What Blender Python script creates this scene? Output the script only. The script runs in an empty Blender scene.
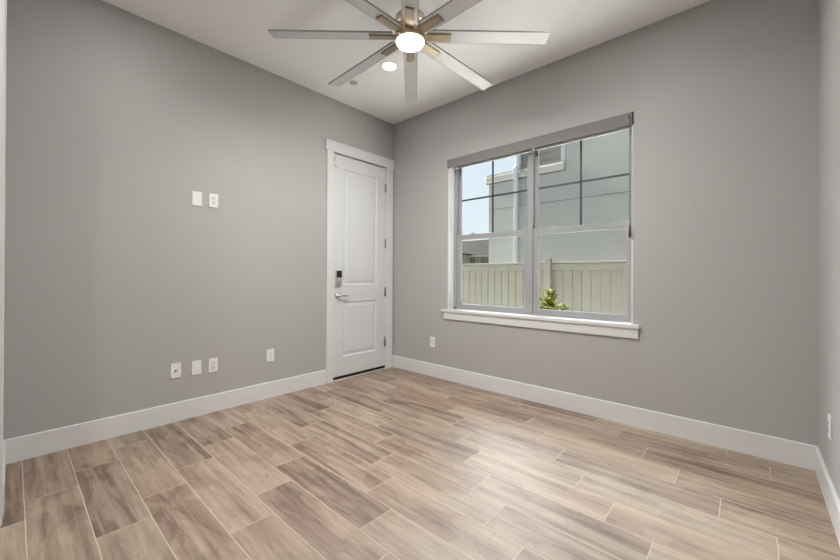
import bpy, bmesh, math, random
from mathutils import Vector, Matrix

SC = bpy.context.scene
COL = SC.collection
random.seed(7)

# ------------------------------------------------------------------ camera
TH, PITCH, ROLL, FPX = 0.73308, 0.00387, 0.00417, 367.56
r0 = Vector((math.cos(TH), math.sin(TH), 0)); f0 = Vector((-math.sin(TH), math.cos(TH), 0)); u0 = Vector((0, 0, 1))
f2 = f0*math.cos(PITCH) + u0*math.sin(PITCH); u2 = -f0*math.sin(PITCH) + u0*math.cos(PITCH)
r3 = r0*math.cos(ROLL) + u2*math.sin(ROLL); u3 = -r0*math.sin(ROLL) + u2*math.cos(ROLL)
cam = bpy.data.cameras.new('camera'); camo = bpy.data.objects.new('camera', cam); COL.objects.link(camo)
m = Matrix.Identity(4)
for i in range(3):
    m[i][0], m[i][1], m[i][2] = r3[i], u3[i], -f2[i]
m[0][3], m[1][3], m[2][3] = 3.35079, -3.20895, 1.15173
camo.matrix_world = m
cam.sensor_width = 36; cam.lens = FPX/840*36; cam.shift_y = -(280-273.7)/840
cam.clip_start = .01; cam.clip_end = 300
SC.camera = camo

# ------------------------------------------------------------------ sky and exposure
SC.view_settings.view_transform = 'Standard'; SC.view_settings.look = 'None'
SC.view_settings.gamma = 1; SC.view_settings.use_curve_mapping = False
SC.view_settings.exposure = 0.08
W = bpy.data.worlds.new('sky'); SC.world = W; W.use_nodes = True
nt = W.node_tree; nt.nodes.clear()
tc = nt.nodes.new('ShaderNodeTexCoord'); sep = nt.nodes.new('ShaderNodeSeparateXYZ')
rp = nt.nodes.new('ShaderNodeValToRGB'); bg = nt.nodes.new('ShaderNodeBackground'); wo = nt.nodes.new('ShaderNodeOutputWorld')
nt.links.new(tc.outputs['Generated'], sep.inputs[0]); nt.links.new(sep.outputs['Z'], rp.inputs[0])
nt.links.new(rp.outputs[0], bg.inputs[0]); nt.links.new(bg.outputs[0], wo.inputs[0])
el = rp.color_ramp.elements
el[0].position = 0.0; el[0].color = (.86, .89, .91, 1)
el[1].position = 1.0; el[1].color = (1.25, 1.22, 1.18, 1)
e = rp.color_ramp.elements.new(.10); e.color = (.80, .87, .94, 1)
e = rp.color_ramp.elements.new(.42); e.color = (.68, .80, .93, 1)
SKY_STRENGTH = 1.0
bg.inputs[1].default_value = SKY_STRENGTH
# bright sky lobe added out of view, high and left, to light the room
GLOW = Vector((-.62, .50, .61)).normalized(); GLOW_STRENGTH = 21.0
dt = nt.nodes.new('ShaderNodeVectorMath'); dt.operation = 'DOT_PRODUCT'; dt.inputs[1].default_value = GLOW
nt.links.new(tc.outputs['Generated'], dt.inputs[0])
gm = nt.nodes.new('ShaderNodeMapRange'); gm.interpolation_type = 'SMOOTHERSTEP'
gm.inputs[1].default_value = .91; gm.inputs[2].default_value = .995; gm.inputs[3].default_value = 0; gm.inputs[4].default_value = GLOW_STRENGTH
nt.links.new(dt.outputs['Value'], gm.inputs[0])
bg2 = nt.nodes.new('ShaderNodeBackground'); bg2.inputs[0].default_value = (.91, .96, 1, 1); nt.links.new(gm.outputs[0], bg2.inputs[1])
ad = nt.nodes.new('ShaderNodeAddShader'); nt.links.new(bg.outputs[0], ad.inputs[0]); nt.links.new(bg2.outputs[0], ad.inputs[1])
nt.links.new(ad.outputs[0], wo.inputs[0])

sun = bpy.data.lights.new('sun', 'SUN'); suno = bpy.data.objects.new('sun', sun); COL.objects.link(suno)
sun.energy = 38.0; sun.angle = math.radians(4); sun.color = (1, .96, .90)
suno.rotation_euler = Vector((-.80, -.02, .60)).to_track_quat('Z', 'Y').to_euler(); suno.location = (-8, 1.5, 9)

CAN_POWER, FAN_POWER, HALL_POWER = 4.6, 44.0, 32.0

# ------------------------------------------------------------------ materials
def lin(*c):
    return tuple(((v/255)/12.92 if v/255 <= .04045 else ((v/255+.055)/1.055)**2.4) for v in c) + (1,)

def mat(name, col, rough=.5, metal=0, spec=.5, bump=0, bscale=200, var=0, vscale=3, emit=None, estr=0):
    M = bpy.data.materials.new(name); M.use_nodes = True
    n = M.node_tree.nodes; L = M.node_tree.links; b = n['Principled BSDF']
    b.inputs['Base Color'].default_value = col
    b.inputs['Roughness'].default_value = rough; b.inputs['Metallic'].default_value = metal
    b.inputs['Specular IOR Level'].default_value = spec
    if bump or var:
        t = n.new('ShaderNodeTexCoord')
    if bump:
        no = n.new('ShaderNodeTexNoise'); no.inputs['Scale'].default_value = bscale; no.inputs['Detail'].default_value = 3
        bu = n.new('ShaderNodeBump'); bu.inputs['Strength'].default_value = bump; bu.inputs['Distance'].default_value = .002
        L.new(t.outputs['Object'], no.inputs['Vector']); L.new(no.outputs[0], bu.inputs['Height']); L.new(bu.outputs[0], b.inputs['Normal'])
    if var:
        no = n.new('ShaderNodeTexNoise'); no.inputs['Scale'].default_value = vscale; no.inputs['Detail'].default_value = 4
        mp = n.new('ShaderNodeMapRange'); mp.inputs[3].default_value = 1-var; mp.inputs[4].default_value = 1+var
        mx = n.new('ShaderNodeVectorMath'); mx.operation = 'SCALE'; mx.inputs[0].default_value = col[:3]
        L.new(t.outputs['Object'], no.inputs['Vector']); L.new(no.outputs[0], mp.inputs[0]); L.new(mp.outputs[0], mx.inputs['Scale'])
        L.new(mx.outputs[0], b.inputs['Base Color'])
    if emit:
        b.inputs['Emission Color'].default_value = emit; b.inputs['Emission Strength'].default_value = estr
    return M

WALL = mat('warm grey wall paint', (.425, .422, .414, 1), .55, bump=.12, bscale=260)
CEIL = mat('flat white ceiling paint', (.92, .93, .94, 1), .8, bump=.1, bscale=220)
TRIM = mat('white trim paint', (.69, .695, .695, 1), .35)
DOORM = mat('white door paint', (.66, .668, .675, 1), .35)
PLATE = mat('white plastic plate', (.80, .79, .77, 1), .35)
SLOT = mat('dark slot', (.10, .10, .10, 1), .5)
SOCKM = mat('outlet face plastic', (.74, .73, .71, 1), .4)
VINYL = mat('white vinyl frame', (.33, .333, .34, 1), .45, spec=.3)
GRILLE = mat('dark grille bar', (.035, .04, .04, 1), .5)
SHADE = mat('grey shade fabric', (.225, .22, .212, 1), .8, bump=.3, bscale=500)
BLACK = mat('black plastic', (.012, .012, .012, 1), .45)
CHAIN = mat('grey chain', (.16, .17, .17, 1), .4)
STEEL = mat('satin nickel', (.62, .61, .59, 1), .3, metal=1)
HINGEM = mat('hinge steel', (.32, .31, .30, 1), .38, metal=1)
RUBBER = mat('black rubber sweep', (.008, .008, .008, 1), .8)
BLADE = mat('silver fan blade', (.62, .625, .63, 1), .38, metal=.35)
BLADE_EDGE = mat('dull blade edge', (.25, .25, .25, 1), .5, metal=.3)
BRASS = mat('brushed champagne metal', (.42, .34, .25, 1), .34, metal=.9)
HUBM = mat('polished champagne metal', (.66, .54, .38, 1), .28, metal=.9)
LENSM = mat('lit diffuser', (.9, .9, .88, 1), .4, emit=(1, .95, .86, 1), estr=9)
CANLENS = mat('lit downlight lens', (.9, .9, .9, 1), .4, emit=(1, .97, .92, 1), estr=14)
CAPM = mat('sprinkler cap paint', (.5, .5, .49, 1), .5)
STUCCO = mat('pale grey stucco', (.235, .243, .234, 1), .9, spec=.05, bump=.6, bscale=90, var=.06, vscale=2)
BAND = mat('pale stucco band', (.25, .25, .23, 1), .9, spec=.05, bump=.5, bscale=90)
SIDE = mat('grey lap siding', (.15, .15, .142, 1), .8, spec=.05)
SPOUT = mat('white downspout', (.26, .275, .29, 1), .5, spec=.05)
FENCE = mat('cream fence paint', (.165, .163, .140, 1), .75, spec=.05, var=.08, vscale=5)
JOINT = mat('stucco joint and band shade', (.09, .093, .09, 1), .9, spec=.05)
GROUND = mat('pale gravel', (.78, .775, .76, 1), .9, spec=.05, bump=1, bscale=60, var=.25, vscale=30)
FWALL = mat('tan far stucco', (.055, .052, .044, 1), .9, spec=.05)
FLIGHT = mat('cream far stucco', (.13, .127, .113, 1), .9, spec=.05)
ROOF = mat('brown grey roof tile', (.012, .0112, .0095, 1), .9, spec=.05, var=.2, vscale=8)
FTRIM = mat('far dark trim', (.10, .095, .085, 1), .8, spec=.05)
STEM = mat('brown stem', (.16, .10, .05, 1), .8, spec=.05)
EXT = mat('exterior stucco', (.66, .64, .60, 1), .9)

def leafmat():
    M = mat('yellow green leaf', (.42, .50, .06, 1), .6, spec=.1)
    n = M.node_tree.nodes; L = M.node_tree.links; b = n['Principled BSDF']
    g = n.new('ShaderNodeNewGeometry'); r = n.new('ShaderNodeValToRGB')
    r.color_ramp.elements[0].color = (.02, .036, .006, 1); r.color_ramp.elements[1].color = (.24, .24, .03, 1)
    e = r.color_ramp.elements.new(.5); e.color = (.115, .145, .014, 1)
    L.new(g.outputs['Random Per Island'], r.inputs[0]); L.new(r.outputs[0], b.inputs['Base Color'])
    return M
LEAF = leafmat()

def glassmat():
    M = bpy.data.materials.new('window glass'); M.use_nodes = True
    n = M.node_tree.nodes; L = M.node_tree.links; n.clear()
    o = n.new('ShaderNodeOutputMaterial'); mx = n.new('ShaderNodeMixShader'); t = n.new('ShaderNodeBsdfTransparent')
    g = n.new('ShaderNodeBsdfGlossy'); fr = n.new('ShaderNodeFresnel')
    fr.inputs['IOR'].default_value = 1.13   # coated low reflection glass; g.inputs['Roughness'].default_value = .0
    t.inputs['Color'].default_value = (.97, .985, .98, 1)
    ge = n.new('ShaderNodeNewGeometry'); mm = n.new('ShaderNodeMath'); mm.operation = 'MULTIPLY_ADD'   # reflect on the entry face only
    mm.inputs[1].default_value = -1; mm.inputs[2].default_value = 1; L.new(ge.outputs['Backfacing'], mm.inputs[0])
    mf = n.new('ShaderNodeMath'); mf.operation = 'MULTIPLY'; L.new(mm.outputs[0], mf.inputs[0]); L.new(fr.outputs[0], mf.inputs[1])
    L.new(mf.outputs[0], mx.inputs[0]); L.new(t.outputs[0], mx.inputs[1]); L.new(g.outputs[0], mx.inputs[2]); L.new(mx.outputs[0], o.inputs[0])
    return M
GLASS = glassmat()

def floormat():
    M = bpy.data.materials.new('wood look porcelain planks'); M.use_nodes = True
    n = M.node_tree.nodes; L = M.node_tree.links; b = n['Principled BSDF']
    def math_(op, a, c=None, d=None):
        x = n.new('ShaderNodeMath'); x.operation = op
        for i, v in enumerate((a, c, d)):
            if v is None: continue
            if isinstance(v, (int, float)): x.inputs[i].default_value = v
            else: L.new(v, x.inputs[i])
        return x.outputs[0]
    t = n.new('ShaderNodeTexCoord'); s = n.new('ShaderNodeSeparateXYZ'); L.new(t.outputs['Object'], s.inputs[0])
    X, Y = s.outputs[0], s.outputs[1]
    PW, PL = .2017, .8
    v = math_('DIVIDE', math_('SUBTRACT', .0667, Y), PW)           # row 0 ends at y = -0.135
    row = math_('FLOOR', v); fv = math_('SUBTRACT', v, row)
    h = math_('DIVIDE', math_('SUBTRACT', math_('SUBTRACT', X, .036), math_('MULTIPLY', row, .2)), PL)
    pc = math_('FLOOR', h); fh = math_('SUBTRACT', h, pc)
    # distance to the edges of the plank in metres
    dv = math_('MULTIPLY', math_('MINIMUM', fv, math_('SUBTRACT', 1, fv)), PW)
    dh = math_('MULTIPLY', math_('MINIMUM', fh, math_('SUBTRACT', 1, fh)), PL)
    dd = math_('MINIMUM', dv, dh)
    gro = n.new('ShaderNodeMapRange'); L.new(dd, gro.inputs[0]); gro.inputs[1].default_value = .0013; gro.inputs[2].default_value = .0026
    gro.inputs[3].default_value = 1; gro.inputs[4].default_value = 0
    cid = n.new('ShaderNodeCombineXYZ'); L.new(row, cid.inputs[0]); L.new(pc, cid.inputs[1]); cid.inputs[2].default_value = 8.5
    wn = n.new('ShaderNodeTexWhiteNoise'); wn.noise_dimensions = '3D'; L.new(cid.outputs[0], wn.inputs['Vector'])
    R = wn.outputs['Value']; sc = n.new('ShaderNodeSeparateColor'); L.new(wn.outputs['Color'], sc.inputs[0])
    R2, R3 = sc.outputs[1], sc.outputs[2]
    def coords(kx, ky):
        c = n.new('ShaderNodeCombineXYZ')
        L.new(math_('ADD', math_('MULTIPLY', X, kx), math_('MULTIPLY', R, 60)), c.inputs[0])
        L.new(math_('ADD', math_('MULTIPLY', Y, ky), math_('MULTIPLY', R2, 40)), c.inputs[1])
        L.new(math_('MULTIPLY', R3, 90), c.inputs[2]); return c.outputs[0]
    def noise(vec, scale, detail, dist, rough=.55):
        x = n.new('ShaderNodeTexNoise'); x.inputs['Scale'].default_value = scale; x.inputs['Detail'].default_value = detail
        x.inputs['Distortion'].default_value = dist; x.inputs['Roughness'].default_value = rough
        L.new(vec, x.inputs['Vector']); return x.outputs[0]
    streak = noise(coords(.75, 13), 1.5, 6, .35, .6)            # long soft streaks
    fine = noise(coords(3.0, 120), 1.6, 5, .2, .65)              # pores
    cloud = noise(coords(1.5, 4.2), 1.5, 4, .7, .5)              # broad light and dark zones
    knots = noise(coords(2.6, 7.0), 2.4, 3, 1.0, .5)
    lines = math_('SINE', math_('ADD', math_('MULTIPLY', cloud, 46), math_('MULTIPLY', Y, 70)))   # growth rings cut lengthwise
    lines = math_('POWER', math_('MULTIPLY', math_('ADD', lines, 1), .5), 3.0)
    f = math_('ADD', math_('MULTIPLY', streak, .70), math_('MULTIPLY', cloud, .42))
    f = math_('ADD', f, math_('MULTIPLY', math_('SUBTRACT', fine, .5), .17))
    f = math_('SUBTRACT', f, math_('MULTIPLY', math_('MULTIPLY', lines, streak), .09))
    f = math_('ADD', f, math_('MULTIPLY', math_('SUBTRACT', R2, .5), .13))
    ramp = n.new('ShaderNodeValToRGB'); L.new(f, ramp.inputs[0]); ce = ramp.color_ramp.elements
    ce[0].position = .30; ce[0].color = lin(78, 59, 45); ce[1].position = .74; ce[1].color = lin(180, 161, 141)
    for p, c in ((.42, lin(112, 88, 70)), (.50, lin(139, 117, 98)), (.60, lin(159, 139, 119))):
        e = ce.new(p); e.color = c
    # grey / reddish drift from plank to plank
    tint = n.new('ShaderNodeValToRGB'); L.new(R3, tint.inputs[0]); te = tint.color_ramp.elements
    te[0].color = (.97, .99, 1.01, 1); te[1].color = (1.02, .98, .955, 1); e = te.new(.5); e.color = (1, 1, 1, 1)
    mul = n.new('ShaderNodeMix'); mul.data_type = 'RGBA'; mul.blend_type = 'MULTIPLY'; mul.inputs[0].default_value = 1
    L.new(ramp.outputs[0], mul.inputs[6]); L.new(tint.outputs[0], mul.inputs[7])
    # knots: dark rings
    kn = n.new('ShaderNodeMapRange'); L.new(knots, kn.inputs[0]); kn.inputs[1].default_value = .68; kn.inputs[2].default_value = .80
    kn.inputs[3].default_value = 0; kn.inputs[4].default_value = .55
    mk = n.new('ShaderNodeMix'); mk.data_type = 'RGBA'; L.new(kn.outputs[0], mk.inputs[0]); L.new(mul.outputs[2], mk.inputs[6])
    mk.inputs[7].default_value = lin(104, 78, 62)
    mg = n.new('ShaderNodeMix'); mg.data_type = 'RGBA'; L.new(gro.outputs[0], mg.inputs[0]); L.new(mk.outputs[2], mg.inputs[6])
    mg.inputs[7].default_value = lin(196, 180, 160)
    L.new(mg.outputs[2], b.inputs['Base Color'])
    rr = math_('ADD', .47, math_('MULTIPLY', streak, .14))
    L.new(math_('ADD', rr, math_('MULTIPLY', gro.outputs[0], .3)), b.inputs['Roughness'])
    b.inputs['IOR'].default_value = 2.25
    bu = n.new('ShaderNodeBump'); bu.inputs['Strength'].default_value = .35; bu.inputs['Distance'].default_value = .002
    hh = math_('SUBTRACT', math_('MULTIPLY', fine, .25), gro.outputs[0])
    L.new(hh, bu.inputs['Height']); L.new(bu.outputs[0], b.inputs['Normal'])
    return M
FLOORM = floormat()

# ------------------------------------------------------------------ mesh helpers
class MB:
    def __init__(s): s.bm = bmesh.new()
    def box(s, x0, x1, y0, y1, z0, z1, mi=0, bev=0, T=None):
        t = bmesh.new()
        vs = [t.verts.new((x, y, z)) for x in (x0, x1) for y in (y0, y1) for z in (z0, z1)]
        for f in ((0,1,3,2),(4,6,7,5),(0,4,5,1),(2,3,7,6),(0,2,6,4),(1,5,7,3)): t.faces.new([vs[i] for i in f])
        if bev: bmesh.ops.bevel(t, geom=t.edges[:], offset=bev, segments=2, profile=.5, affect='EDGES')
        bmesh.ops.recalc_face_normals(t, faces=t.faces[:])
        for f in t.faces: f.material_index = mi
        if T is not None: bmesh.ops.transform(t, matrix=T, verts=t.verts[:])
        s._join(t); return s
    def _join(s, t):
        me = bpy.data.meshes.new('tmp'); t.to_mesh(me); t.free(); s.bm.from_mesh(me); bpy.data.meshes.remove(me)
    def lathe(s, prof, seg=48, T=None, mi=0, smooth=True):
        t = bmesh.new(); rings = []
        for r, z in prof:
            if r < 1e-6: rings.append([t.verts.new((0, 0, z))])
            else: rings.append([t.verts.new((r*math.cos(2*math.pi*k/seg), r*math.sin(2*math.pi*k/seg), z)) for k in range(seg)])
        for a, b in zip(rings, rings[1:]):
            for k in range(seg):
                q = []
                for ring, kk in ((a, k), (a, k+1), (b, k+1), (b, k)):
                    v = ring[kk % len(ring)] if len(ring) > 1 else ring[0]
                    if v not in q: q.append(v)
                if len(q) > 2: t.faces.new(q)
        bmesh.ops.recalc_face_normals(t, faces=t.faces[:])
        for f in t.faces: f.smooth = smooth; f.material_index = mi
        if T is not None: bmesh.ops.transform(t, matrix=T, verts=t.verts[:])
        s._join(t); return s
    def tube(s, pts, r, seg=10, mi=0):
        t = bmesh.new(); P = [Vector(p) for p in pts]; rings = []
        for i, p in enumerate(P):
            d = (P[min(i+1, len(P)-1)] - P[max(i-1, 0)]).normalized()
            a = d.cross(Vector((0, 0, 1)));  a = a.normalized() if a.length > 1e-4 else Vector((1, 0, 0)); b = d.cross(a)
            rr = r[i] if isinstance(r, (list, tuple)) else r
            rings.append([t.verts.new(p + a*math.cos(2*math.pi*k/seg)*rr + b*math.sin(2*math.pi*k/seg)*rr) for k in range(seg)])
        for A, B in zip(rings, rings[1:]):
            for k in range(seg): t.faces.new([A[k], A[(k+1) % seg], B[(k+1) % seg], B[k]])
        t.faces.new(rings[0]); t.faces.new(rings[-1])
        bmesh.ops.recalc_face_normals(t, faces=t.faces[:])
        for f in t.faces: f.smooth = True; f.material_index = mi
        s._join(t); return s
    def poly(s, vs, mi=0):
        f = s.bm.faces.new([s.bm.verts.new(v) for v in vs]); f.material_index = mi; return s
    def prism(s, prof, axis, a0, a1, mi=0):
        """extrude a closed 2-D profile along an axis"""
        t = bmesh.new()
        def P(u, v, a): return {'x': (a, u, v), 'y': (u, a, v), 'z': (u, v, a)}[axis]
        A = [t.verts.new(P(u, v, a0)) for u, v in prof]; B = [t.verts.new(P(u, v, a1)) for u, v in prof]
        k = len(prof)
        for i in range(k): t.faces.new([A[i], A[(i+1) % k], B[(i+1) % k], B[i]])
        t.faces.new(A); t.faces.new(B)
        bmesh.ops.recalc_face_normals(t, faces=t.faces[:])
        for f in t.faces: f.material_index = mi
        s._join(t); return s
    def build(s, name, mats, parent=None, loc=None):
        me = bpy.data.meshes.new(name); s.bm.to_mesh(me); s.bm.free()
        for M in (mats if isinstance(mats, (list, tuple)) else [mats]): me.materials.append(M)
        o = bpy.data.objects.new(name, me); COL.objects.link(o)
        if parent: o.parent = parent
        if loc: o.location = loc
        return o

def tag(o, label=None, cat=None, group=None, kind=None):
    if label: o['label'] = label
    if cat: o['category'] = cat
    if group: o['group'] = group
    if kind: o['kind'] = kind
    return o
def thing(name, label, cat, loc=(0, 0, 0), rz=0, group=None, kind=None):
    o = bpy.data.objects.new(name, None); COL.objects.link(o); o.empty_display_size = .05
    o.location = loc; o.rotation_euler = (0, 0, rz); return tag(o, label, cat, group, kind)
def struct(o, label, cat): return tag(o, label, cat, None, 'structure')
def copy_tree(o, parent=None):
    c = o.copy(); COL.objects.link(c)
    if parent: c.parent = parent
    for ch in list(o.children): copy_tree(ch, c)
    return c

# ------------------------------------------------------------------ room shell
RW, H, YF, YH = 3.647, 3.05, -3.241, -5.6          # width, height, front wall face, far end of hall
WT = .16
struct(MB().box(-.2, RW+.15, YH-.15, WT, -.12, 0).build('floor', FLOORM), 'tan wood look plank tile floor in staggered rows', 'floor')
struct(MB().box(-.2, RW+.15, YH-.15, WT, H, H+.15).build('ceiling', CEIL), 'flat white ceiling carrying the fan', 'ceiling')

DY0, DY1, DZ = -.893, -.123, 2.475                  # doorway in the left wall
lw = MB().box(-.14, 0, YH-.15, DY0, 0, H).box(-.14, 0, DY1, WT, 0, H).box(-.14, 0, DY0, DY1, DZ, H)
struct(lw.build('wall_left', WALL), 'warm grey wall on the left with the white door and wall plates', 'wall')

WX0, WX1, WZ0, WZ1 = .872, 2.674, .745, 2.42        # window opening in the back wall
bw = MB()
for a in ((0, WX0, 0, H), (WX1, RW, 0, H), (WX0, WX1, 0, WZ0), (WX0, WX1, WZ1, H)):
    bw.box(a[0], a[1], 0, WT, a[2], a[3])
struct(bw.build('wall_back', WALL), 'warm grey wall around the large window', 'wall')
struct(MB().box(RW, RW+.15, YH-.15, WT, 0, H).build('wall_right', WALL), 'sliver of grey wall at the right edge', 'wall')
fw = MB().box(0, .815, YF-.12, YF, 0, H)
struct(fw.build('wall_front', WALL), 'short grey wall beside the wide opening at the left edge', 'wall')
struct(MB().box(0, RW, YH-.15, YH, 0, H).build('wall_hall', WALL), 'grey wall of the hall behind the viewer', 'wall')

# baseboards: small eased top edge
BT, BH = .014, .1465
def bprof(sgn, off): return [(off, 0), (off+sgn*BT, 0), (off+sgn*BT, BH-.004), (off+sgn*(BT-.004), BH), (off, BH)]
struct(MB().prism(bprof(1, 0), 'y', YF, -.979).build('baseboard_left', TRIM), 'white baseboard along the left wall', 'baseboard')
struct(MB().prism(bprof(-1, 0), 'x', .0, RW).build('baseboard_back', TRIM), 'white baseboard under the window', 'baseboard')
struct(MB().prism(bprof(-1, RW), 'y', YH, -BT).build('baseboard_right', TRIM), 'white baseboard along the right wall', 'baseboard')
struct(MB().prism(bprof(1, YF), 'x', BT, .725).build('baseboard_front', TRIM), 'white baseboard on the short front wall', 'baseboard')
# casing of the wide opening (left edge of the picture)
op = MB().box(.725, .815, YF, YF+.009, 0, H, bev=.002).box(.815, .832, YF-.13, YF+.004, 0, H).box(.832, .842, YF-.09, YF-.045, 0, H)
struct(op.build('trim_1', TRIM), 'white casing of the opening at the left edge', 'trim')

# door casing
dc = MB()
dc.box(0, .017, -.977, DY0, 0, DZ, bev=.0015).box(0, .017, DY1, -.017, 0, DZ, bev=.0015)
dc.box(0, .023, -.999, -.003, DZ, 2.589, bev=.0015)
dc.box(-.14, 0, DY0, DY0+.004, 0, DZ).box(-.14, 0, DY1-.004, DY1, 0, DZ).box(-.14, -.052, DY0, DY1, DZ-.004, DZ)
dc.box(-.14, -.05, DY0, DY0+.03, 0, DZ).box(-.14, -.05, DY1-.03, DY1, 0, DZ).box(-.14, -.06, DY0, DY1, DZ-.03, DZ)
dc.box(-.14, .004, DY0, DY1, 0, .012)
struct(dc.build('trim_2', TRIM), 'white flat casing around the door', 'trim')

# door slab with two recessed panels
door = thing('door_1', 'white two panel door with keypad lock in the left wall', 'door', (0, 0, 0), kind='structure')
def door_slab():
    b = MB(); x0, x1 = -.045, -.001
    y0, y1, z0, z1 = DY0+.006, DY1-.006, .022, DZ-.012
    p0, p1, a0, a1, b0, b1 = -.752, -.268, .245, .852, 1.038, 2.322
    ys = [y0, p0, p1, y1]; zs = [z0, a0, a1, b0, b1, z1]
    for i in range(3):
        for j in range(5):
            if i == 1 and j in (1, 3): continue
            b.poly([(x1, ys[i], zs[j]), (x1, ys[i+1], zs[j]), (x1, ys[i+1], zs[j+1]), (x1, ys[i], zs[j+1])])
    for (za, zb) in ((a0, a1), (b0, b1)):
        loops = []
        for off, dp in ((0, 0), (.010, -.009), (.022, -.011), (.052, -.003), (.056, -.003)):
            loops.append([(x1+dp, p0+off, za+off), (x1+dp, p1-off, za+off), (x1+dp, p1-off, zb-off), (x1+dp, p0+off, zb-off)])
        for A, B in zip(loops, loops[1:]):
            for k in range(4): b.poly([A[k], A[(k+1) % 4], B[(k+1) % 4], B[k]])
        b.poly(loops[-1])
    b.poly([(x0, y0, z0), (x0, y0, z1), (x0, y1, z1), (x0, y1, z0)])
    for A, B in (((y0, z0), (y1, z0)), ((y1, z0), (y1, z1)), ((y1, z1), (y0, z1)), ((y0, z1), (y0, z0))):
        b.poly([(x0, *A), (x0, *B), (x1, *B), (x1, *A)])
    bmesh.ops.remove_doubles(b.bm, verts=b.bm.verts[:], dist=1e-5); bmesh.ops.recalc_face_normals(b.bm, faces=b.bm.faces[:])
    return b.build('door_slab', DOORM, door)
door_slab()
for i, (za, zb) in enumerate(((2.170, 2.268), (1.485, 1.590), (.895, 1.000), (.282, .390))):
    hb = MB()
    hb.tube([(.006, -.1265, za), (.006, -.1265, zb)], .0068, 12)
    hb.tube([(.006, -.1265, za-.006), (.006, -.1265, za)], .0045, 10).tube([(.006, -.1265, zb), (.006, -.1265, zb+.006)], .0045, 10)
    hb.box(-.002, .003, -.142, -.126, za, zb)
    tag(hb.build('hinge', HINGEM, door), 'dark steel hinge')
sw = MB().box(-.03, .006, DY0+.008, DY1-.012, .0125, .040)
tag(sw.build('door_sweep', RUBBER, door), 'black rubber sweep along the bottom edge')
# keypad deadbolt
kp = MB().box(-.001, .028, -.861, -.793, 1.030, 1.198, bev=.006)
lock = tag(kp.build('keypad_lock', STEEL, door), 'satin nickel keypad deadbolt with black screen')
MB().box(.0275, .0300, -.860, -.794, 1.122, 1.196, bev=.001).build('keypad_screen', BLACK, lock)
tl = MB().lathe([(0, 0), (.017, 0), (.017, .006), (.014, .010), (0, .010)], 24, Matrix.Translation((.0275, -.827, 1.078)) @ Matrix.Rotation(math.pi/2, 4, 'Y'))
tl.box(.036, .048, -.831, -.823, 1.058, 1.098, bev=.003)
tl.build('thumb_turn', STEEL, lock)
lv = MB().lathe([(0, 0), (.031, 0), (.031, .006), (.027, .010), (.012, .012), (.012, .045), (0, .045)], 28, Matrix.Translation((-.001, -.832, .924)) @ Matrix.Rotation(math.pi/2, 4, 'Y'))
lv.tube([(.044, -.832, .924), (.048, -.815, .924), (.050, -.78, .923), (.049, -.735, .920), (.046, -.715, .918)], [.011, .011, .009, .008, .007], 12)
tag(lv.build('door_handle', STEEL, door), 'satin nickel lever handle')
wr = MB().tube([(.004, -.872, 2.43), (.004, -.880, 2.385), (.004, -.892, 2.35), (.02, -.885, 2.325), (.02, -.860, 2.315)], .003, 8)
tag(wr.build('latch_wire', CHAIN, door), 'thin bent wire near the top corner')

# ------------------------------------------------------------------ window
win = thing('window_1', 'large white double hung pair with dark grilles in the back wall', 'window', (0, 0, 0), kind='structure')
# reveal boards + vinyl frame + mullion
MB().box(WX0, WX0+.012, 0, .10, .778, WZ1).box(WX1-.012, WX1, 0, .10, .778, WZ1).box(WX0, WX1, 0, .10, WZ1-.012, WZ1).build('window_reveal', TRIM, win)
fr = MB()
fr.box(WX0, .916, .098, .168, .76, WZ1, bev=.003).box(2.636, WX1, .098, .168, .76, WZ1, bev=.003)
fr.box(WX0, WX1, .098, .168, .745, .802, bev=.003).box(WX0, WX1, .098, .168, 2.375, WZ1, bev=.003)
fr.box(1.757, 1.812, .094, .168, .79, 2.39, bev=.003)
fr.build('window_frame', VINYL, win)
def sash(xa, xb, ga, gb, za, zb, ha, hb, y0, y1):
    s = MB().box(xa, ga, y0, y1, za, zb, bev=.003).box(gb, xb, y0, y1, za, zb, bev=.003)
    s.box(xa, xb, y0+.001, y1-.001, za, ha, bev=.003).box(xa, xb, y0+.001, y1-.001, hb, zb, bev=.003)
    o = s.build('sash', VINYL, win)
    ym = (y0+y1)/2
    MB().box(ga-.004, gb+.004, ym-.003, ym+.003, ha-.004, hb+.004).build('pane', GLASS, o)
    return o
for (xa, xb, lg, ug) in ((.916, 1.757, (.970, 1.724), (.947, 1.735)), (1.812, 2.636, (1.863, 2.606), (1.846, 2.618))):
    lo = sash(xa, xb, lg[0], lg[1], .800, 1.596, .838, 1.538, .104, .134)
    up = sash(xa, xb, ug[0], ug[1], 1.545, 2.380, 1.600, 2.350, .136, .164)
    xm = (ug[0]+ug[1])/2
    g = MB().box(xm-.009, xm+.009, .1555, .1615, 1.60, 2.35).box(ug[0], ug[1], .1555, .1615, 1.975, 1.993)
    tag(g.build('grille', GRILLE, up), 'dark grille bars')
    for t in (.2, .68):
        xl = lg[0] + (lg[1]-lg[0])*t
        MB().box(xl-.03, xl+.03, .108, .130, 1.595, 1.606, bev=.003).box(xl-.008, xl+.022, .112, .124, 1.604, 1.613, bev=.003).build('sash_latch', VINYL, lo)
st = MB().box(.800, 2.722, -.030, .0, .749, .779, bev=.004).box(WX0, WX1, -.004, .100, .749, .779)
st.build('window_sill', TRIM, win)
MB().box(.828, 2.712, -.017, 0, .672, .749, bev=.002).build('window_apron', TRIM, win)

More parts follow.
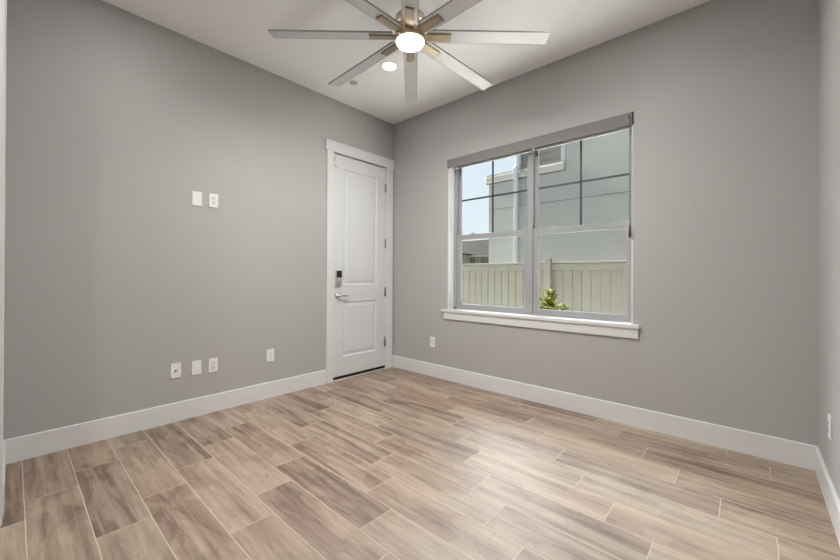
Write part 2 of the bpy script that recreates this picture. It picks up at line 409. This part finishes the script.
# roller shade: thing of its own
sh = thing('roller_shade', 'rolled up grey fabric shade with flat fascia across the window top', 'window shade', (1.773, 0, 2.325))
fs = MB().box(-.893, .899, -.014, -.008, 0, .094, bev=.0015).box(-.893, .899, -.008, .06, .088, .094)
fs.build('fascia', SHADE, sh)
rl = MB().tube([(-.875, .035, .045), (.875, .035, .045)], .026, 20)
rl.build('fabric_roll', SHADE, sh)
for x in (-.896, .896):
    tag(MB().box(x-.003, x+.006 if x > 0 else x+.003, -.0145, .062, .0, .095, bev=.001).build('end_bracket', BLACK, sh), 'black end bracket')
MB().box(-.875, .875, .055, .064, -.006, .004, bev=.002).build('hem_bar', TRIM, sh)
ch = MB().tube([(.880, -.017, .062), (.881, -.017, -.3), (.882, -.017, -.78)], .0038, 8).tube([(.868, -.017, .062), (.880, -.017, .066)], .009, 10)
ch = ch.build('pull_wand', CHAIN, sh)
MB().lathe([(0, .0), (.008, .0), (.009, .015), (.0055, .085), (.003, .10), (0, .10)], 16, Matrix.Translation((.882, -.017, -.875))).build('wand_tassel', BLACK, ch)

# ------------------------------------------------------------------ wall plates
def plate_base(label, name, cat, grp):
    t = thing(name, label, cat, group=grp)
    return t
def rot_for(wall):
    return {'left': math.pi/2, 'back': 0, 'right': -math.pi/2}[wall]
# built on the back wall convention: face toward -y, local origin at the plate centre on the wall
def outlet(wall, loc, label, grp):
    t = thing('wall_outlet', label, 'outlet', loc, rot_for(wall), grp)
    MB().box(-.0355, .0355, -.0065, 0, -.058, .058, bev=.0025).build('cover_plate', PLATE, t)
    f = tag(MB().box(-.0165, .0165, -.0085, -.004, -.0335, .0335, bev=.001).build('socket_face', SOCKM, t), 'slightly greyer socket insert')
    s = MB()
    for z in (-.018, .018):
        s.box(-.0075, -.0048, -.0092, -.0075, z-.002, z+.007).box(.0048, .0075, -.0092, -.0075, z-.002, z+.006).box(-.0022, .0022, -.0092, -.0075, z-.0095, z-.0055)
    tag(s.build('slots', SLOT, f), 'dark plug slots')
    return t
def blank(wall, loc, label, grp):
    t = thing('blank_plate', label, 'wall plate', loc, rot_for(wall), grp)
    MB().box(-.0355, .0355, -.0065, 0, -.058, .058, bev=.0025).build('cover_plate', PLATE, t)
    for z in (-.030, .030): MB().lathe([(0, 0), (.0032, 0), (.0028, .001), (0, .001)], 12, Matrix.Translation((0, -.0065, z)) @ Matrix.Rotation(math.pi/2, 4, 'X')).build('screw', PLATE, t)
    return t
LG = 'white plates on the left wall'
blank('left', (0, -2.204, 1.766), 'blank white plate, left of the upper pair on the left wall', LG)
outlet('left', (0, -2.080, 1.768), 'white outlet high on the left wall, right of the upper pair', LG)
cx = thing('cable_plate', 'white plate with a dark cable jack, low on the left wall', 'wall plate', (0, -2.345, .396), math.pi/2, LG)
MB().box(-.0355, .0355, -.0065, 0, -.058, .058, bev=.0025).build('cover_plate', PLATE, cx)
MB().lathe([(.0, 0), (.008, 0), (.008, .004), (.0055, .004), (.0055, .011), (.003, .011), (.003, .006), (0, .006)], 16, Matrix.Translation((0, -.0062, 0)) @ Matrix.Rotation(math.pi/2, 4, 'X')).build('cable_jack', HINGEM, cx)
blank('left', (0, -2.200, .393), 'blank white plate in the middle of the low row of three', LG)
outlet('left', (0, -2.076, .391), 'white outlet, right end of the low row of three', LG)
outlet('left', (0, -1.582, .394), 'lone white outlet low on the left wall nearer the door', LG)
outlet('back', (.658, 0, .392), 'white outlet below the left end of the window sill', None)
outlet('right', (RW, -.468, .402), 'white outlet on the right edge wall above its baseboard', None)

# ------------------------------------------------------------------ ceiling fan
FX, FY = 1.690, -1.470
fan = thing('ceiling_fan', 'eight blade silver ceiling fan with brass hub and lit round lens', 'ceiling fan', (FX, FY, H))
z = lambda a: a - H
MB().lathe([(0, z(H)), (.075, z(H)), (.075, z(3.0)), (.06, z(2.975)), (.018, z(2.97)), (0, z(2.97))], 48).build('canopy', BRASS, fan)
MB().tube([(0, 0, z(2.98)), (0, 0, z(2.82))], .0135, 20).build('downrod', BRASS, fan)
MB().lathe([(0, z(2.842)), (.090, z(2.842)), (.097, z(2.835)), (.097, z(2.762)), (.082, z(2.752)), (.060, z(2.748)), (.060, z(2.738)), (.097, z(2.734)), (.1005, z(2.730)),
            (.1005, z(2.684)), (.098, z(2.679)), (.091, z(2.677)), (.091, z(2.684)), (0, z(2.684))], 64).build('motor_housing', HUBM, fan)
lens = MB().lathe([(.0895, z(2.684)), (.0900, z(2.672)), (.086, z(2.665)), (.06, z(2.661)), (0, z(2.660))], 64).build('lamp_lens', LENSM, fan)
tag(lens, 'glowing white lens')
BZ, PIT, BWD = 2.718, math.radians(10), .096
proto = None
def blade():
    b = MB(); T = Matrix.Rotation(-PIT, 4, 'X')
    b.box(.115, .908, -BWD/2, BWD/2, -.003, .004, 0, .0015, T)
    b.box(.115, .908, -BWD/2-.0015, -BWD/2+.001, -.0035, .006, 1, 0, T).box(.115, .908, BWD/2-.001, BWD/2+.0015, -.0035, .006, 1, 0, T)
    o = b.build('blade', [BLADE, BLADE_EDGE], fan)
    k = MB().box(.095, .265, -.027, .027, -.0125, -.0032, 0, .0015, T).box(.262, .2665, -.027, .027, -.0125, -.002, 1, 0, T)
    tag(k.build('blade_bracket', [BRASS, BLADE_EDGE], o), 'brass blade bracket')
    return o
for i in range(8):
    o = blade() if i == 0 else copy_tree(proto, fan)
    if i == 0: proto = o
    o.location = (0, 0, z(BZ)); o.rotation_euler = (0, 0, math.radians(43+45*i))
def lamp(name, loc, power, radius, col, parent):
    l = bpy.data.lights.new(name, 'AREA'); l.shape = 'DISK'; l.size = radius*2; l.energy = power; l.color = col
    o = bpy.data.objects.new(name, l); COL.objects.link(o); o.parent = parent; o.location = loc; return o

lamp('lamp_light', (0, 0, z(2.658)), FAN_POWER, .085, (1, .985, .955), fan)

# ------------------------------------------------------------------ ceiling downlights, sprinkler
def downlight(x, y, label, power):
    t = thing('recessed_light', label, 'downlight', (x, y, H), 0, 'recessed ceiling lights')
    MB().lathe([(.062, -.001), (.066, -.007), (.080, -.004), (.082, 0), (.062, 0)], 48).build('trim_ring', CEIL, t)
    tag(MB().lathe([(.0625, -.001), (.0615, -.004), (0, -.005)], 48).build('light_lens', CANLENS, t), 'glowing white lens')
    lamp('lamp_light', (0, 0, -.0065), power, .058, (1, .98, .95), t)
    return t
downlight(.910, -.924, 'lit round recessed light in the ceiling behind the fan blades', CAN_POWER)
downlight(2.737, -.924, 'lit recessed light in the ceiling on the window side, right half', CAN_POWER)
downlight(.808, -2.666, 'lit recessed light in the ceiling on the viewer side, left half', CAN_POWER)
downlight(2.737, -2.640, 'lit recessed light in the ceiling above the viewer', CAN_POWER)
downlight(1.211, -3.823, 'lit recessed light in the hall ceiling, left', HALL_POWER/2)
downlight(2.74, -4.2, 'lit recessed light in the hall ceiling, right', HALL_POWER/2)
sp = thing('sprinkler_cover', 'small round grey sprinkler cover on the ceiling above the door', 'sprinkler', (.432, -.961, H))
MB().lathe([(.030, 0), (.040, 0), (.040, -.003), (.032, -.006), (.030, -.006)], 32).build('rim', CAPM, sp)
MB().lathe([(0, -.010), (.028, -.010), (.0295, -.008), (.0295, 0), (0, 0)], 32).build('cap', CAPM, sp)

# ------------------------------------------------------------------ outdoors
GZ = -.42
struct(MB().box(-45, 12, WT, 45, GZ-.1, GZ).build('ground', GROUND), 'pale gravel ground outside the window', 'ground')
struct(MB().box(-.2, RW+.15, WT, WT+.02, GZ, .745).box(-.2, WX0, WT, WT+.02, .745, H).box(WX1, RW+.15, WT, WT+.02, .745, H).box(WX0, WX1, WT, WT+.02, WZ1, H+.15).build('wall_exterior', EXT), 'outer face of the back wall', 'wall')

fe = thing('fence', 'cream painted board fence with top rail outside the window', 'fence', (0, 2.6, GZ))
pk = MB(); x = -5.15
offs = random.Random(3)
PP = .1372; x = .475 - 42*PP
while x < 7.2:
    pk.box(x+.0045, x+PP-.0045, .0, .018+offs.uniform(0, .002), .03, 1.78)
    x += PP
pk.build('picket_panel', FENCE, fe)
MB().box(-5.3, 7.2, -.035, 0, 1.662, 1.762, bev=.004).build('top_rail', FENCE, fe)
MB().box(-5.3, 7.2, -.05, .045, 1.766, 1.790, bev=.004).build('top_cap', FENCE, fe)
MB().box(-5.3, 7.2, -.035, 0, .12, .21, bev=.004).build('bottom_rail', FENCE, fe)
for px in (-3.94, -1.50, .935, 3.375, 5.815):
    MB().box(px-.046, px+.046, -.095, -.003, 0, 1.846, bev=.004).box(px-.052, px+.052, -.1, .01, 1.846, 1.858, bev=.003).build('post', FENCE, fe)

# shrub with yellow green leaves
shb = thing('shrub', 'yellow green leafy shrub against the fence seen through the window', 'shrub', (1.345, 1.6, GZ))
rs = random.Random(11); lf = MB(); stm = MB(); tips = []
for k in range(32):
    a = k*2.4; hgt = rs.uniform(1.12, 1.36); lean = .25 - (hgt-1.12)*.75 + rs.uniform(-.06, .04)
    if k == 0: lean, hgt = .03, 1.38
    if k in (1, 2): lean, hgt = .09, 1.30
    pts = [Vector((math.cos(a)*lean*t*t, math.sin(a)*lean*t*t, hgt*t)) + Vector((rs.uniform(-.01, .01), rs.uniform(-.01, .01), 0)) for t in (0, .25, .5, .75, 1)]
    stm.tube(pts, [.009, .008, .006, .005, .002], 6)
    for j in range(60):
        t = 1 - (rs.random()**1.15)*.6; i = min(int(t*4), 3); p = pts[i].lerp(pts[i+1], t*4-i)
        th = rs.uniform(0, 6.28); L = rs.uniform(.07, .115)*(1.15-.35*t); up = rs.uniform(-.1, .75)
        d = Vector((math.cos(th), math.sin(th), up)).normalized(); w = d.cross(Vector((0, 0, 1))).normalized()*L*.24
        nn = w.cross(d).normalized()*L*.12; p = p + d*.008
        a0 = p; c = p + d*L*.5; tip = p + d*L - nn*1.2
        vs = [lf.bm.verts.new(v) for v in (a0, c+w+nn*.4, tip, c-w+nn*.4, c-nn*.3)]
        lf.bm.faces.new((vs[0], vs[1], vs[4])); lf.bm.faces.new((vs[1], vs[2], vs[4])); lf.bm.faces.new((vs[2], vs[3], vs[4])); lf.bm.faces.new((vs[3], vs[0], vs[4]))
stm.build('stem', STEM, shb); lf.build('foliage', LEAF, shb)

# neighbouring house
nb = thing('neighbour_house', 'pale grey stucco house beyond the fence with belly band and lap siding', 'house', (0, 4.6, GZ))
g = lambda a: a - GZ
MB().box(-1.42, .43, 0, .62, 0, g(3.40)).box(.43, 7.5, 0, 6, 0, g(7.2)).build('stucco_wall', STUCCO, nb)
MB().box(-1.49, .435, -.06, .62, g(3.395), g(3.55), bev=.02).box(-1.47, .43, -.04, .62, g(3.55), g(3.585)).build('belly_band', BAND, nb)
sd = MB(); zz = g(3.5)
for k in range(21):
    zz = g(3.53)+.175*k
    sd.prism([(.585, zz), (.60, zz+.175), (.66, zz+.175), (.66, zz)], 'x', -.88, .43)
sd.box(-.88, .43, .62, 6, 0, g(7.2))
sd.build('lap_siding', SIDE, nb)
tag(MB().box(.345, .435, -.012, .585, g(3.55), g(7.2)).build('corner_trim', SPOUT, nb), 'white corner board')
tag(MB().box(-1.42, 7.5, -.003, .01, g(2.748), g(2.757)).build('stucco_joint', JOINT, nb), 'thin dark joint line')
tag(MB().box(-.955, -.865, .50, .60, g(3.68), g(7.2), bev=.01).tube([(-.91, .55, g(3.78)), (-.905, .53, g(3.70)), (-.78, .22, g(3.68)), (-.66, -.07, g(3.66)), (-.655, -.105, g(3.58))], .042, 10)
    .box(-.705, -.605, -.15, -.065, g(3.35), g(3.62), bev=.01).box(-.70, -.61, -.10, -.012, 0, g(3.37), bev=.01).build('downspout', SPOUT, nb), 'white downspout')

tag(MB().box(-1.47, .43, -.03, .005, g(3.372), g(3.396)).build('band_shade_strip', JOINT, nb), 'dark strip painted as shade under the band')  # dark strip added as the shadow line below the band

# far house at the left of the window view
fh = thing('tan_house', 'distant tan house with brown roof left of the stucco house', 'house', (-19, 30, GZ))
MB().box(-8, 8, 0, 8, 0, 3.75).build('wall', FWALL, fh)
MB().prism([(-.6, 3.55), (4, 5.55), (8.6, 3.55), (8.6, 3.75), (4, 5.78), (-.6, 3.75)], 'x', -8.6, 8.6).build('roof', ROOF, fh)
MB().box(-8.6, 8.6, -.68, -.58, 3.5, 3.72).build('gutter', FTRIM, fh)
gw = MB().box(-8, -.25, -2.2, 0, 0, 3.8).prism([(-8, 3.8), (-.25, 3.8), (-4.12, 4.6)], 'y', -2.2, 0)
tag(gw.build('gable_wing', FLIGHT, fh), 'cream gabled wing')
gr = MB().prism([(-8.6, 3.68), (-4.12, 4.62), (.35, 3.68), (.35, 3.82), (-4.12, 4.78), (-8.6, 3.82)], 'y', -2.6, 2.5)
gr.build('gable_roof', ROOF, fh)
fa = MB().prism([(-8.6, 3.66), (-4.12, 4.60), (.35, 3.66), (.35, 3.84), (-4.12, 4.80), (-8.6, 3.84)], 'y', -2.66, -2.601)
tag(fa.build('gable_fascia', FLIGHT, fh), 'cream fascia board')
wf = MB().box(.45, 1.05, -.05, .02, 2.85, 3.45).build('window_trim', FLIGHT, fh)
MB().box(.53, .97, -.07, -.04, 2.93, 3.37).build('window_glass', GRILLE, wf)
